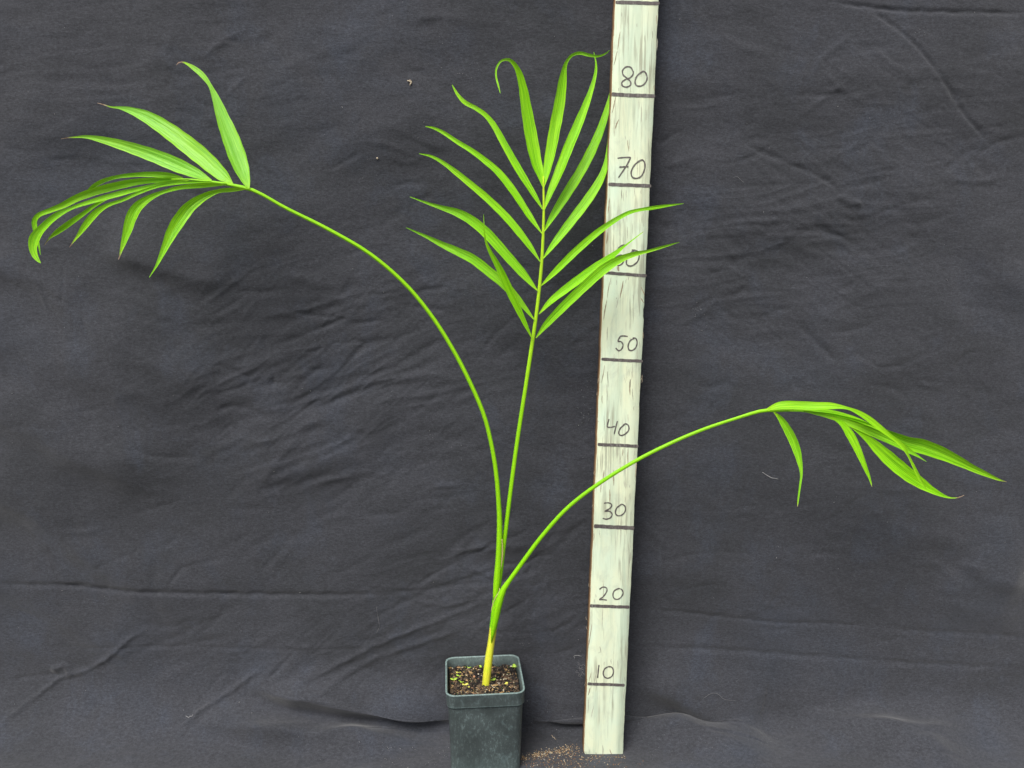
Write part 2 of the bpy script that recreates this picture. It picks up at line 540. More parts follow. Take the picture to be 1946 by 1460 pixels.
def make_cloth():
    xs = np.concatenate([np.linspace(-150, -78, 50)[:-1], np.linspace(-78, 78, 1000), np.linspace(78, 150, 50)[1:]])
    L_floor0 = 150.0
    # profile parameter s along the sheet, s=0 where the bend begins
    ss = np.concatenate([np.linspace(-L_floor0, -14, 60)[:-1], np.linspace(-14, 102, 830), np.linspace(102, 160, 45)[1:]])
    X, S = np.meshgrid(xs, ss)
    RAD = 1.5 + 8.0 / (1 + np.exp((X + 23) / 4.5)) + 4.5 / (1 + np.exp(-(X - 40) / 5))   # the sheet turns gently at the sides, sharply by the pot
    arc = RAD * math.pi / 2
    S = S + 0.0
    a = np.clip(S / arc, 0, 1) * (math.pi / 2)
    Y = np.where(S < 0, YW - RAD + S, YW - RAD + RAD * np.sin(a))
    Z = np.where(S < 0, 0.0, RAD * (1 - np.cos(a)) + np.maximum(S - arc, 0))
    NY, NZ = -np.sin(a), np.cos(a)
    Z = Z + 0.45
    # where each point is seen in the photo, used only to know which fold runs there
    def proj(X, Y, Z):
        vx, vy, vz = X*CM - CAM.x, Y*CM - CAM.y, Z*CM - CAM.z
        dep = np.maximum(vy * cp - vz * sp, .05)
        up = vz * cp + vy * sp
        return CX + FPX * vx / dep, CY - FPX * up / dep
    PX, PY = proj(X, Y, Z)
    front = (Y > -30)
    H = np.zeros_like(X)
    for pts, amp, sig in FOLDS:
        if amp == 0: continue
        x0, x1 = min(p[0] for p in pts) - 7*sig, max(p[0] for p in pts) + 7*sig
        y0, y1 = min(p[1] for p in pts) - 7*sig, max(p[1] for p in pts) + 7*sig
        m = (PX > x0) & (PX < x1) & (PY > y0) & (PY < y1) & front
        P = catmull(pts, 26)
        d, t = poly_dist(PX[m], PY[m], P)
        wob = perlin(PX[m] / 90, PY[m] / 90, 5)
        end = np.clip(np.minimum(t, 1 - t) * 3.4, 0, 1)
        end = end * end * (3 - 2 * end)
        yl = np.interp(PX[m], P[:, 0], P[:, 1])
        k = .5 + .5 * np.tanh((PY[m] - yl) / (sig * .35)) * np.exp(-np.maximum(0, np.maximum(P[0, 0] - PX[m], PX[m] - P[-1, 0])) / sig)
        s2 = sig * (2.0 - 1.15 * k)      # falls away faster underneath
        H[m] += amp * 1.3 * (1 + .35 * wob) * end * np.exp(-d**2 / (2 * s2**2))
    for pts, amp, sig in CREASES:
        x0, x1 = min(p[0] for p in pts) - 5*sig, max(p[0] for p in pts) + 5*sig
        y0, y1 = min(p[1] for p in pts) - 5*sig, max(p[1] for p in pts) + 5*sig
        m = (PX > x0) & (PX < x1) & (PY > y0) & (PY < y1) & front
        if not m.any(): continue
        jx = perlin(PX[m] / 22, PY[m] / 22, 8) * 2.2
        d, t = poly_dist(PX[m] + jx, PY[m] + jx, catmull(pts, max(6, len(pts) * 4)))
        wob = perlin(PX[m] / 40, PY[m] / 40, 6)
        end = np.clip(np.minimum(t, 1 - t) * 6, 0, 1)
        H[m] += .98 * amp * (1 + .5 * wob) * end * np.exp(-d**2 / (2 * (sig * .66)**2))
    # random short wrinkles, directions as the cloth pulls
    r = np.random.RandomState(4)
    zones = [((420, 860), (520, 1000), -14, 60, .055), ((0, 420), (540, 1350), 28, 34, .045), ((1250, 1900), (60, 760), -8, 62, .045),
             ((880, 1130), (980, 1250), -30, 26, .06), ((0, 900), (20, 480), 8, 44, .035), ((300, 840), (1000, 1330), -18, 40, .045),
             ((1230, 1930), (780, 1330), 6, 40, .035), ((560, 1150), (500, 900), -35, 24, .04)]
    for (xa, xb), (ya, yb), deg, cnt, amp in zones:
        for _ in range(cnt):
            cx, cy = r.uniform(xa, xb), r.uniform(ya, yb)
            ln = r.uniform(20, 85)
            an = math.radians(deg + r.normal(0, 22))
            bend = r.normal(0, .18)
            pts = [(cx + ln*k*math.cos(an + bend*k), cy + ln*k*math.sin(an + bend*k)) for k in (-1, -.5, 0, .5, 1)]
            sg = r.uniform(3.2, 7)
            m = (PX > cx-ln-30) & (PX < cx+ln+30) & (PY > cy-ln-30) & (PY < cy+ln+30) & front
            if not m.any(): continue
            d, t = poly_dist(PX[m], PY[m], pts)
            end = np.clip(np.minimum(t, 1-t) * 3, 0, 1)
            H[m] += 2.0 * r.choice([-1, -1, 1]) * amp * r.uniform(.5, 1.3) * end * np.exp(-d**2 / (2*sg*sg))
    # soft unevenness of a hanging sheet
    x2, s2 = X, S
    H += .55 * perlin(x2/34 + 3, s2/26 + 9, 21) + .42 * perlin(x2/13 + s2/40, s2/9 + 5, 22) \
        + .09 * perlin(x2/5.2 + s2/18, s2/3.0 - x2/30, 23) + .034 * perlin(x2/2.4, s2/1.3 + x2/9, 24) + .014 * perlin(x2/1.0, s2/.62, 25)
    # crumpled facets where the cloth has been folded away
    def zone(cx, cy, rx, ry):
        return np.exp(-(((PX - cx) / rx) ** 2 + ((PY - cy) / ry) ** 2))
    def facets(deg, lx, ly, seed):
        a = math.radians(deg)
        u, v = (PX * math.cos(a) + PY * math.sin(a)) / lx, (-PX * math.sin(a) + PY * math.cos(a)) / ly
        w = perlin(u * .6 + 4, v * .6, seed + 1) * .8
        return (1 - np.abs(perlin(u + w, v + w, seed)) * 2.2)
    m1 = np.where(front, np.clip(zone(620, 720, 300, 190) + .7 * zone(960, 1110, 170, 110) + .5 * zone(640, 1230, 330, 90), 0, 1), 0)
    m2 = np.where(front, np.clip(zone(1500, 480, 260, 190) + .5 * zone(1760, 200, 240, 200) + .4 * zone(300, 150, 420, 160), 0, 1), 0)
    H += m1 * (.15 * facets(-16, 150, 34, 61) + .075 * facets(-38, 80, 20, 63)) + m2 * (.09 * facets(-6, 130, 26, 65) + .05 * facets(38, 90, 22, 67))
    H = np.where(S < -2, H * .85, H)
    H = np.where(Y < -6, H * .5, H)
    H = np.where(S < 0, np.maximum(H, -.38), H)
    # around the foot of pot and stake the cloth is pressed flat
    press = np.exp(-(((X - 11)/5)**2 + ((Y - .5)/3)**2)) + np.exp(-(((X + 3.5)/8)**2 + ((Y - .5)/6)**2))
    H = np.where(S < .5, H * (1 - np.clip(press, 0, 1)) - .12 * np.clip(press, 0, 1), H)
    Yd, Zd = Y + NY * H, Z + NZ * H
    ny, nx = X.shape
    co = np.stack([X, Yd, Zd], -1).reshape(-1, 3) * CM
    idx = np.arange(ny * nx).reshape(ny, nx)
    quads = np.stack([idx[:-1, :-1], idx[:-1, 1:], idx[1:, 1:], idx[1:, :-1]], -1).reshape(-1, 4)
    me = bpy.data.meshes.new('backdrop_cloth')
    me.vertices.add(len(co)); me.vertices.foreach_set('co', co.ravel().astype(np.float32))
    me.loops.add(quads.size); me.loops.foreach_set('vertex_index', quads.ravel().astype(np.int32))
    me.polygons.add(len(quads)); me.polygons.foreach_set('loop_start', np.arange(0, quads.size, 4, dtype=np.int32))
    me.polygons.foreach_set('use_smooth', np.ones(len(quads), bool))
    me.update(calc_edges=True)
    o = link('backdrop_cloth', me, None, [M_CLOTH])
    tag(o, 'wrinkled black cotton sheet hanging behind the palm and spread under its pot', 'backdrop cloth')
    PXd, PYd = proj(X, Yd, Zd)
    return np.stack([X, Yd, Zd], -1) * CM, PXd, PYd
CL, CPX, CPY = make_cloth()

# lookup on the cloth: bins of the photo -> nearest grid point
_b = {}
_m = (CPX > -40) & (CPX < 1990) & (CPY > -40) & (CPY < 1500) & (CL[..., 1] > -.2)
_ii = np.argwhere(_m)
for i, j in _ii[::1]:
    _b.setdefault((int(CPX[i, j]) >> 2, int(CPY[i, j]) >> 2), (i, j))
def on_cloth(px, py, lift=.0005):
    k = (int(px) >> 2, int(py) >> 2)
    for dx, dy in ((0,0),(1,0),(0,1),(-1,0),(0,-1),(1,1),(-1,-1),(2,0),(0,2)):
        q = _b.get((k[0]+dx, k[1]+dy))
        if q: break
    else:
        return at(px, py, YW)
    i, j = q
    p = Vector(CL[i, j])
    a = Vector(CL[i, min(j+1, CL.shape[1]-1)]) - Vector(CL[i, j-1])
    b = Vector(CL[min(i+1, CL.shape[0]-1), j]) - Vector(CL[i-1, j])
    n = a.cross(b).normalized()
    if n.dot(CAM - p) < 0: n = -n
    # slide along the surface to the exact ray
    d = ray(px, py)
    den = d.dot(n)
    if abs(den) > 1e-4:
        p = CAM + d * ((p - CAM).dot(n) / den)
    return p + n * lift

# the ground the sheet lies on
g = MB()
g.add([(-60, -60, 0), (60, -60, 0), (60, 60, 0), (-60, 60, 0)], [(0, 1, 2, 3)])
tg = NT('grey_concrete')
gc = tg.coord()
tg.l(tg.ramp(tg.noise(gc, 9, 6, .65), [(.3, (.20, .19, .18)), (.7, (.30, .29, .27))]), tg.p.inputs['Base Color'])
tg.p.inputs['Roughness'].default_value = .9
go = g.build('ground', [tg.m], smooth=False)
tag(go, kind='structure')

# ================================================================== PLANT POT
POT_C = Vector((-.0345, .004, .004))
POT_ROT = R(5)
def rsq(half, rad, n=7):
    out = []
    for q in range(4):
        cx = (half - rad) * (1 if q in (0, 3) else -1)
        cy = (half - rad) * (1 if q in (0, 1) else -1)
        for k in range(n):
            a = math.pi/2 * q + math.pi/2 * k / (n - 1)
            out.append((cx + rad * math.cos(a), cy + rad * math.sin(a)))
    return out
def loft(mb, rings, closed_bottom=False, tint=None):
    """rings: (half, rad, z, rubbed) from one end to the other"""
    vs, col, fs, uv = [], [], [], []
    n = 28
    ca, sa = math.cos(POT_ROT), math.sin(POT_ROT)
    for half, rad, z, rub in rings:
        for k, (x, y) in enumerate(rsq(half, rad)):
            wob = .00025 * math.sin(k * .9 + z * 190)
            x, y = x * (1 + wob / half), y * (1 - wob / half)
            vs.append(POT_C + Vector((x * ca - y * sa, x * sa + y * ca, z)))
            col.append((rub, 0, 0, 1)); uv.append((k / n, z))
    for i in range(len(rings) - 1):
        for k in range(n):
            k2 = (k + 1) % n
            fs.append((i*n+k, i*n+k2, (i+1)*n+k2, (i+1)*n+k))
    if closed_bottom:
        fs.append(tuple(range(n)))
    mb.add(vs, fs, 0, uv, col)
PZ = .1035                                  # height of the lip
pot = empty('plant_pot', POT_C)
tag(pot, 'square dark green plastic nursery pot, scuffed and dusty, holding the palm', 'plant pot')
mb = MB()
loft(mb, [(.0412, .008, 0, 0), (.0415, .0085, .002, .3), (.0423, .009, .025, 0), (.0433, .0095, .055, 0), (.0441, .010, .0805, 0), (.0443, .010, .0872, 0),
          (.0444, .0100, .0878, .3)], closed_bottom=True)
mb.build('body', [M_POT], pot)
mb = MB()
loft(mb, [(.0445, .010, .0868, .1), (.0457, .0102, .0866, .9), (.0461, .0104, .0874, .8), (.0462, .0104, .0885, .1), (.0464, .0105, .095, 0), (.0466, .0106, PZ-.0018, .15), (.0470, .0112, PZ-.0009, .8),
          (.0470, .0112, PZ-.0002, 1), (.0462, .0110, PZ, 1), (.0450, .0102, PZ-.0002, 1), (.0446, .0100, PZ-.0012, .4), (.0436, .0098, .088, 0), (.0414, .0095, .080, 0), (.0400, .009, .052, 0)])
mb.build('rim', [M_POT], pot)

# soil, filled with crumbs, bark and grit
SZ = PZ - .0125
def soil_h(x, y):
    return SZ + .0022 * math.sin(x*150+1) * math.cos(y*120) + .0016 * math.sin(x*330 + y*260) + .001*math.sin(y*610 - x*420)
def pot_pt(x, y, z):
    ca, sa = math.cos(POT_ROT), math.sin(POT_ROT)
    return POT_C + Vector((x*ca - y*sa, x*sa + y*ca, z))
def chunk(mb, c, r, mat, flat=1.0, ang=None, long=1.0):
    """irregular little lump with rough facets"""
    base = [(0,0,1),(.9,0,.4),(.28,.85,.4),(-.72,.53,.4),(-.72,-.53,.4),(.28,-.85,.4),(.72,.53,-.4),(-.28,.85,-.4),(-.9,0,-.4),(-.28,-.85,-.4),(.72,-.53,-.4),(0,0,-1)]
    fs = [(0,1,2),(0,2,3),(0,3,4),(0,4,5),(0,5,1),(1,6,2),(2,7,3),(3,8,4),(4,9,5),(5,10,1),(6,7,2),(7,8,3),(8,9,4),(9,10,5),(10,6,1),(11,7,6),(11,8,7),(11,9,8),(11,10,9),(11,6,10)]
    rot = Matrix.Rotation(random.uniform(0, 6.3) if ang is None else ang, 3, 'Z') @ Matrix.Rotation(random.uniform(-.6, .6), 3, 'X')
    vs = []
    for b in base:
        j = random.uniform(.7, 1.25)
        vs.append(Vector(c) + rot @ Vector((b[0]*r*j*long, b[1]*r*j, b[2]*r*j*flat)))
    mb.add(vs, fs, mat)
def mat_soil():
    t = NT('dark_potting_soil')
    c = t.coord()
    t.l(t.ramp(t.noise(c, 420, 4, .7), [(.32, (.012, .009, .008)), (.5, (.075, .048, .032)), (.66, (.17, .11, .065)), (.8, (.32, .22, .12))]), t.p.inputs['Base Color'])
    t.p.inputs['Roughness'].default_value = .9
    t.bump(t.noise(c, 500, 3, .7), .9, .002)
    return t.m
M_SOIL = [mat_soil(), simple('soil_black_crumb', (.018, .015, .014), .9), simple('soil_brown_crumb', (.11, .078, .052), .9),
          simple('soil_tan_fibre', (.40, .26, .12), .85), simple('soil_pale_grit', (.66, .60, .42), .8), simple('soil_moss_crumb', (.03, .06, .025), .9), simple('soil_red_bark', (.21, .12, .07), .8)]
mb = MB()
n = 60
hs_ = .0432
vs, fs = [], []
for j in range(n + 1):
    for i in range(n + 1):
        x, y = -hs_ + 2*hs_*i/n, -hs_ + 2*hs_*j/n
        # clip the square to the rounded inside of the pot
        q = max(abs(x), abs(y))
        lim = hs_ - .0012
        xx, yy = max(-lim, min(lim, x)), max(-lim, min(lim, y))
        dx, dy = abs(xx) - (lim - .009), abs(yy) - (lim - .009)
        if dx > 0 and dy > 0 and math.hypot(dx, dy) > .009:
            k = .009 / math.hypot(dx, dy)
            xx = math.copysign((lim - .009) + dx*k, xx); yy = math.copysign((lim - .009) + dy*k, yy)
        vs.append(pot_pt(xx, yy, soil_h(xx, yy) + random.uniform(-.0006, .0006)))
for j in range(n):
    for i in range(n):
        b = j*(n+1)+i
        fs.append((b, b+1, b+n+2, b+n+1))
mb.add(vs, fs, 0)
for k in range(2900):
    x, y = random.uniform(-.0405, .0405), random.uniform(-.0405, .0405)
    if abs(x) > .034 and abs(y) > .034: continue
    m = random.choices([1, 2, 3, 4, 5, 6], [26, 26, 20, 18, 9, 7])[0]
    r = random.uniform(.0004, .0013) if m != 1 else random.uniform(.0006, .0022)
    if k % 12 == 0: r, m = random.uniform(.0012, .0024), random.choice([1, 1, 2, 2, 3])
    if m in (3,): chunk(mb, pot_pt(x, y, soil_h(x, y) + r*.4), r*.55, m, .5, long=random.uniform(2, 5))
    elif m == 4: chunk(mb, pot_pt(x, y, soil_h(x, y) + r*.4), r*.75, m, .8)
    else: chunk(mb, pot_pt(x, y, soil_h(x, y) + r*.3), r, m, .7, long=random.uniform(1, 1.8))
so = mb.build('potting_soil', M_SOIL, smooth=False)
tag(so, 'dark crumbly potting soil with bark and grit filling the square pot', 'soil', kind='stuff')

def on_soil(px, py, dz=0.0):
    p = onz(px, py, POT_C.z + SZ)
    q = p - POT_C
    ca, sa = math.cos(-POT_ROT), math.sin(-POT_ROT)
    x, y = q.x*ca - q.y*sa, q.x*sa + q.y*ca
    x, y = max(-.0415, min(.0415, x)), max(-.0415, min(.0415, y))
    return pot_pt(x, y, soil_h(x, y) + dz)

# seedlings and larger bits lying on the soil (places read in the crop of the pot, 10.81 px per photo pixel)
def zp(x, y): return 840 + x / 10.81, 1230 + y / 10.81
M_SEED = simple('seedling_green', (.42, .62, .07), .5)
M_SEEDY = simple('seedling_yellow', (.74, .70, .14), .5)
M_SEEDS = simple('seedling_stalk', (.62, .62, .40), .5)
SEEDL = [((540, 440), 1.0, 0, 'green seedling with a white stalk by the back wall of the pot'),
         ((800, 430), .8, 0, 'tiny green seedling just behind the stem base'),
         ((1540, 410), 1.3, 0, 'largest seedling, upright in the back right corner of the pot'),
         ((245, 750), 1.0, 0, 'round-leaved seedling in the front left corner of the pot'),
         ((398, 745), .9, 0, 'olive green seedling between the front left corner and the yellow seedlings'),
         ((478, 762), .9, 1, 'yellow seedling behind the front edge left of the stem'),
         ((518, 830), .8, 1, 'bright yellow seedling against the front rim of the pot'),
         ((350, 622), .8, 0, 'small lime seedling in the middle of the left half of the soil'),
         ((1030, 720), 1.1, 0, 'two-leaved yellow green seedling right beside the stem base'),
         ((1325, 770), .7, 1, 'small yellow seedling on the front right part of the soil'),
         ((335, 525), .7, 1, 'cream seedling half buried near the left wall')]
for (x, y), s, yl, lab in SEEDL:
    p = on_soil(*zp(x, y))
    root = empty('seedling', p)
    tag(root, lab, 'seedling', 'seedlings sprouting from the potting soil')
    mb = MB()
    s *= 1.45
    hgt = .0022 * s
    tube(mb, [p + Vector((.0004, .0006, -.001)), p + Vector((.0002, .0002, hgt*.6)), p + Vector((0, 0, hgt))], [.00035*s, .0003*s, .00025*s], 6)
    mb.build('stalk', [M_SEEDS], root)
    base_a = random.uniform(0, 3.1)
    for q in range(2):
        mb = MB()
        a = base_a + q * 2.6
        c = p + Vector((math.cos(a) * .0014 * s, math.sin(a) * .0012 * s, hgt + .0002))
        vs, fs = [c + Vector((0, 0, .0003))], []
        for k in range(10):
            an = 2*math.pi*k/10
            vs.append(c + Vector((math.cos(an)*.0017*s, math.sin(an)*.0014*s, .0006*math.cos(an - a)*s + .0003)))
        for k in range(10):
            fs.append((0, 1+k, 1+(k+1) % 10))
        vs += [v - Vector((0, 0, .0004)) for v in vs]
        fs += [(11, 11+1+(k+1) % 10, 11+1+k) for k in range(10)] + [(1+k, 12+k, 12+(k+1) % 10, 1+(k+1) % 10) for k in range(10)]
        mb.add(vs, fs)
        mb.build('seed_leaf', [M_SEEDY if yl else M_SEED], root)

M_BARK = mat_wood('bark_chip_brown', (.20, .12, .05), (.38, .25, .09))
M_CHIPR = mat_wood('bark_chip_red', (.36, .16, .08), (.50, .26, .14))
M_CHIPG = mat_wood('wood_chip_grey', (.20, .17, .14), (.32, .28, .22))
M_STONE = simple('pale_grit', (.62, .55, .42), .8)
M_DARKST = simple('dark_grit', (.06, .055, .06), .8)
BITS = [('bark_chip', (1180, 560), .0042, 1.9, .5, -1.0, M_BARK, 'oval brown bark chip lying right of the stem in the pot', 'bark chip'),
        ('bark_chip', (675, 635), .0028, 1.5, .5, .2, M_CHIPR, 'small reddish bark chip left of the stem in the pot', 'bark chip'),
        ('wood_chip', (1165, 725), .0022, 3.2, .4, -1.35, M_CHIPG, 'thin grey wood splinter on the soil in front of the oval bark chip', 'wood chip'),
        ('pebble', (738, 605), .0024, 1.2, .8, .5, M_STONE, 'pale cream pebble beside the reddish bark chip', 'pebble'),
        ('pebble', (1420, 425), .0021, 1.3, .8, 2.2, M_STONE, 'pale pebble by the back wall at the right', 'pebble'),
        ('pebble', (1080, 775), .0032, 1.3, .7, .9, M_DARKST, 'dark grey pebble on the soil at the right foot of the stem', 'pebble'),
        ('pebble', (765, 665), .0028, 1.2, .7, .1, M_DARKST, 'charcoal pebble touching the left side of the stem base', 'pebble'),
        ('pebble', (200, 390), .0024, 1.5, .7, .4, M_STONE, 'pale pebble in the back left corner of the soil', 'pebble'),
        ('bark_chip', (170, 450), .0040, 1.3, .8, .1, M_BARK, 'fibrous brown bark lump in the back left corner of the pot', 'bark chip')]
for nm, (x, y), r, lg, fl, ang, mt, lab, cat in BITS:
    mb = MB()
    chunk(mb, on_soil(*zp(x, y), .0008 + r*fl*.25), r*.62, 0, fl*.6, ang, lg)
    tag(mb.build(nm, [mt], smooth=False), lab, cat)

# ================================================================== PALM
def px_r(p, wpx):
    return wpx * depth_of(p) / FPX

def leaflet(rows, Y0, Y1, parent, tilt=(0, 0), keel=.15, pale=0.0, yel=0.0, zoom=None, curve=1.0, brown_from=None, mid=None):
    """rows of (x, y, width) in photo pixels from base to tip; Y0 and Y1 (and mid) are the depths in cm along it"""
    n = max(30, min(70, int(sum(math.hypot(rows[i+1][0]-rows[i][0], rows[i+1][1]-rows[i][1]) for i in range(len(rows)-1)) / 6)))
    P = catmull([r[:3] for r in rows], n)
    pts = []
    for i, (x, y, w) in enumerate(P):
        t = i / (n - 1)
        if mid is None:
            Y = Y0 + (Y1 - Y0) * t ** curve
        else:
            Y = (1-t)**2 * Y0 + 2*t*(1-t) * mid + t*t * Y1
        pts.append(at(x, y, Y))
    mb = MB()
    NC = 9
    vs, uv, col, fs = [], [], [], []
    ph = random.uniform(0, 6.28)
    uo = random.uniform(0, 30)
    for i in range(n):
        t = i / (n - 1)
        T = (pts[min(i+1, n-1)] - pts[max(i-1, 0)]).normalized()
        V = (pts[i] - CAM).normalized()
        S = T.cross(V).normalized()
        Nn = S.cross(T).normalized()
        a = R(tilt[0] + (tilt[1] - tilt[0]) * t + 5 * math.sin(ph + t * 7))
        D = S * math.cos(a) + Nn * math.sin(a)
        N2 = Nn * math.cos(a) - S * math.sin(a)
        half = px_r(pts[i], max(P[i][2], .7)) / 2 / max(.45, math.cos(a))
        rip = .035 * math.sin(ph * 2 + t * 23) + .02 * math.sin(ph + t * 41)
        for c in range(NC):
            u = -1 + 2 * c / (NC - 1)
            off = keel * half * 2 * (1 - abs(u) ** 1.25) + half * .05 * math.cos(u * 9.4) + rip * half * u
            vs.append(pts[i] + D * (u * half * (1 + .02 * math.sin(t * 60 + u * 3 + ph))) + N2 * off)
            uv.append((uo + .5 + .5 * u, t * 3 + uo))
            bt = 0
            if brown_from is not None:
                bt = min(1, max(0, (t - brown_from) / .02))
            ye = yel + max(0, .55 - t * 7) + .16 * max(0, math.sin(ph + t * 5)) + (.5 * max(0, 1 - abs(t - brown_from) / .07) if brown_from else 0) + (.28 if abs(u) > .95 else 0)
            col.append((bt, pale, min(1, ye), 1))
    for i in range(n - 1):
        for c in range(NC - 1):
            b = i * NC + c
            fs.append((b, b+1, b+NC+1, b+NC))
    mb.add(vs, fs, 0, uv, col)
    return mb.build('leaflet', [M_LEAF], parent)

def zt(ox, oy, z, rows):
    return [(ox + r[0] / z, oy + r[1] / z, r[2] / z) for r in rows]

def petiole(name, rows, depths, parent, yel0, yel1):
    """rows (x, y, width px), from base to tip; depths cm given at base, middle, tip"""
    n = 60
    P = catmull(rows, n)
    pts, rad, cols = [], [], []
    for i, (x, y, w) in enumerate(P):
        t = i / (n - 1)
        Y = (1-t)**2 * depths[0] + 2*t*(1-t) * depths[1] + t*t * depths[2]
        p = at(x, y, Y)
        pts.append(p); rad.append(px_r(p, w) / 2 * 1.17)
        cols.append((0, 0, yel0 + (yel1 - yel0) * t, 1))
    mb = MB()
    tube(mb, pts, rad, 12, 0, cols)
    return mb.build(name, [M_STEM], parent)

STEM_Y = -.4
stem_base = on_soil(922.5, 1302)
STEM_Y = stem_base.y / CM
palm = empty('palm_seedling', stem_base)
tag(palm, 'young green palm with a yellow stem and three arching fronds, planted in the square pot', 'palm')

ZS = 4.053
srows = zt(870, 960, ZS, [(213, 1425, 58), (216, 1390, 60), (228, 1280, 62), (241, 1170, 60), (254, 1080, 56), (266, 1000, 56), (277, 920, 60), (287, 840, 64), (294, 780, 62), (298, 720, 56), (304, 650, 48), (309, 600, 42)])
n = 90
P = catmull(srows, n)
pts, rad = [], []
for x, y, w in P:
    p = at(x, y, STEM_Y); pts.append(p); rad.append(px_r(p, w) / 2)
mb = MB()
NV = 20
vs, uv, col, fs = [], [], [], []
for i, p in enumerate(pts):
    T = (pts[min(i+1, n-1)] - pts[max(i-1, 0)]).normalized()
    a = T.cross(Vector((0, 1, 0))).normalized(); b = a.cross(T).normalized()
    for k in range(NV):
        an = 2 * math.pi * k / NV
        vs.append(p + a * math.cos(an) * rad[i] + b * math.sin(an) * rad[i])
        uv.append((k / NV, i / n * 4))
        # the sheath mouth: green above a V-shaped edge on the camera side
        front = max(0, -math.sin(an))
        zz = P[i][1]
        edge = 1190 + 18 * max(0, 1 - abs(math.cos(an)) * 2.6) * (1 if math.sin(an) < 0 else 0)
        y_ = min(1, max(0, (zz - edge) / 5))
        y_ *= .9 + .1 * min(1, max(0, (zz - 1225) / 50))
        dry = 1.0 if (y_ > .1 and abs(math.cos(an)) > .72) else .0
        col.append((0, dry, y_, 1))
for i in range(n - 1):
    for k in range(NV):
        k2 = (k + 1) % NV
        fs.append((i*NV+k, i*NV+k2, (i+1)*NV+k2, (i+1)*NV+k))
fs.append(tuple((n-1)*NV + k for k in range(NV)))
mb.add(vs, fs, 0, uv, col)
mb.build('stem', [M_STEM], palm)

for rows in ([(340, 262, 7), (343, 300, 9), (344, 350, 12), (343, 400, 12), (338, 450, 8), (334, 490, 3)],
             [(321, 640, 4), (323, 652, 8), (318, 668, 8), (305, 690, 8), (290, 715, 8), (275, 750, 7), (262, 790, 6), (256, 830, 3)],
             [(378, 586, 4), (366, 598, 9), (352, 625, 12), (338, 650, 8), (328, 675, 3)]):
    P = catmull(zt(870, 960, ZS, rows), 16)
    ps = [at(x, y, STEM_Y - 1.1) for x, y, w in P]
    mb = MB()
    tube(mb, ps, [px_r(p, max(w[2], .6)) / 2 for p, w in zip(ps, P)], 6, 0, [(0, 1, .7, 1)] * len(ps))
    mb.build('dry_sheath_margin', [M_SHEATH], palm)

# --- left frond
fl = petiole('frond', [(941, 1150, 8), (944, 1110, 11.5), (948, 1060, 10.5), (949.5, 1000, 9), (948, 960, 7.8), (943, 900, 7.4), (934, 845, 7), (920, 790, 7), (897, 735, 7), (864, 670, 6.8),
                       (822, 603, 6.6), (770, 540, 6.4), (702, 482, 6.2), (620, 434, 6), (540, 394, 5.6), (500, 371, 5.4), (476, 360, 6), (455, 355, 6), (430, 350, 5), (395, 345, 4), (355, 341, 3), (325, 341, 1.6)],
              (STEM_Y, -3, -6), palm, .25, .22)
fl['label'] = 'left frond arching far over with drooping leaflets'
Z1 = 3.317
def LL(rows, *a, **k): return leaflet(zt(40, 100, Z1, rows), *a, fl, **k)
LL([(1436,858,10),(1415,800,60),(1372,680,105),(1318,530,103),(1275,420,82),(1232,300,50),(1192,210,24),(1140,140,34),(1085,95,26),(1040,68,12),(1018,60,8),(995,62,7),(978,80,2)], -5.5, -1, tilt=(8,-20), pale=.9, brown_from=.935)
LL([(1335,828,8),(1270,775,75),(1150,665,108),(1020,560,108),(900,472,96),(790,405,74),(690,365,42),(620,348,18),(565,343,8),(520,328,7),(480,318,2)], -5.5, -1.5, tilt=(-12,-4), pale=.85, brown_from=.925)
LL([(1200,805,8),(1110,765,60),(980,708,88),(850,655,84),(720,610,72),(600,573,56),(480,543,34),(400,531,18),(330,534,8),(290,537,5),(252,545,2)], -5.5, -2, tilt=(-8,6), pale=.8, brown_from=.93)
LL([(1020,790,10),(930,775,36),(820,768,32),(700,772,25),(600,785,21),(520,808,24),(460,840,22),(415,875,9),(390,893,3)], -5.2, -3, tilt=(25,10), pale=.2)
LL([(950,815,8),(800,845,18),(650,880,18),(560,910,16),(470,960,20),(380,1025,26),(300,1080,34),(230,1130,30),(187,1163,13),(165,1187,7),(145,1218,2)], -5.8, -6.6, tilt=(20,0), brown_from=.94)
LL([(1050,800,10),(900,803,30),(750,812,38),(600,840,46),(450,880,46),(350,918,42),(260,965,36),(170,1000,28),(110,1025,28),(84,1060,28),(88,1110,28),(100,1165,18),(112,1220,12),(122,1275,3)], -5.6, -5.5, tilt=(30,-15), pale=.2)
LL([(1060,802,10),(900,826,22),(760,856,22),(600,895,32),(440,940,26),(320,980,20),(220,1030,36),(140,1100,42),(88,1165,58),(74,1225,46),(88,1280,34),(110,1312,18),(124,1328,3)], -6, -8, tilt=(10,-25), pale=.1)
LL([(1200,815,8),(1000,822,18),(860,845,15),(740,885,20),(640,930,19),(540,965,24),(470,1012,38),(410,1082,38),(362,1150,20),(332,1190,9),(305,1228,2)], -6.2, -7.5, tilt=(15,-20), brown_from=.955)
LL([(1300,830,8),(1150,837,30),(1000,852,24),(880,885,22),(800,922,40),(732,975,58),(694,1040,62),(672,1115,52),(652,1180,36),(632,1245,16),(624,1275,9),(614,1305,3)], -6.2, -9, tilt=(30,-22), brown_from=.95)
LL([(1420,860,8),(1330,865,26),(1240,875,26),(1150,912,46),(1062,975,68),(995,1060,76),(950,1135,66),(908,1225,42),(870,1310,22),(850,1350,13),(808,1418,2)], -6.2, -10, tilt=(30,-24))

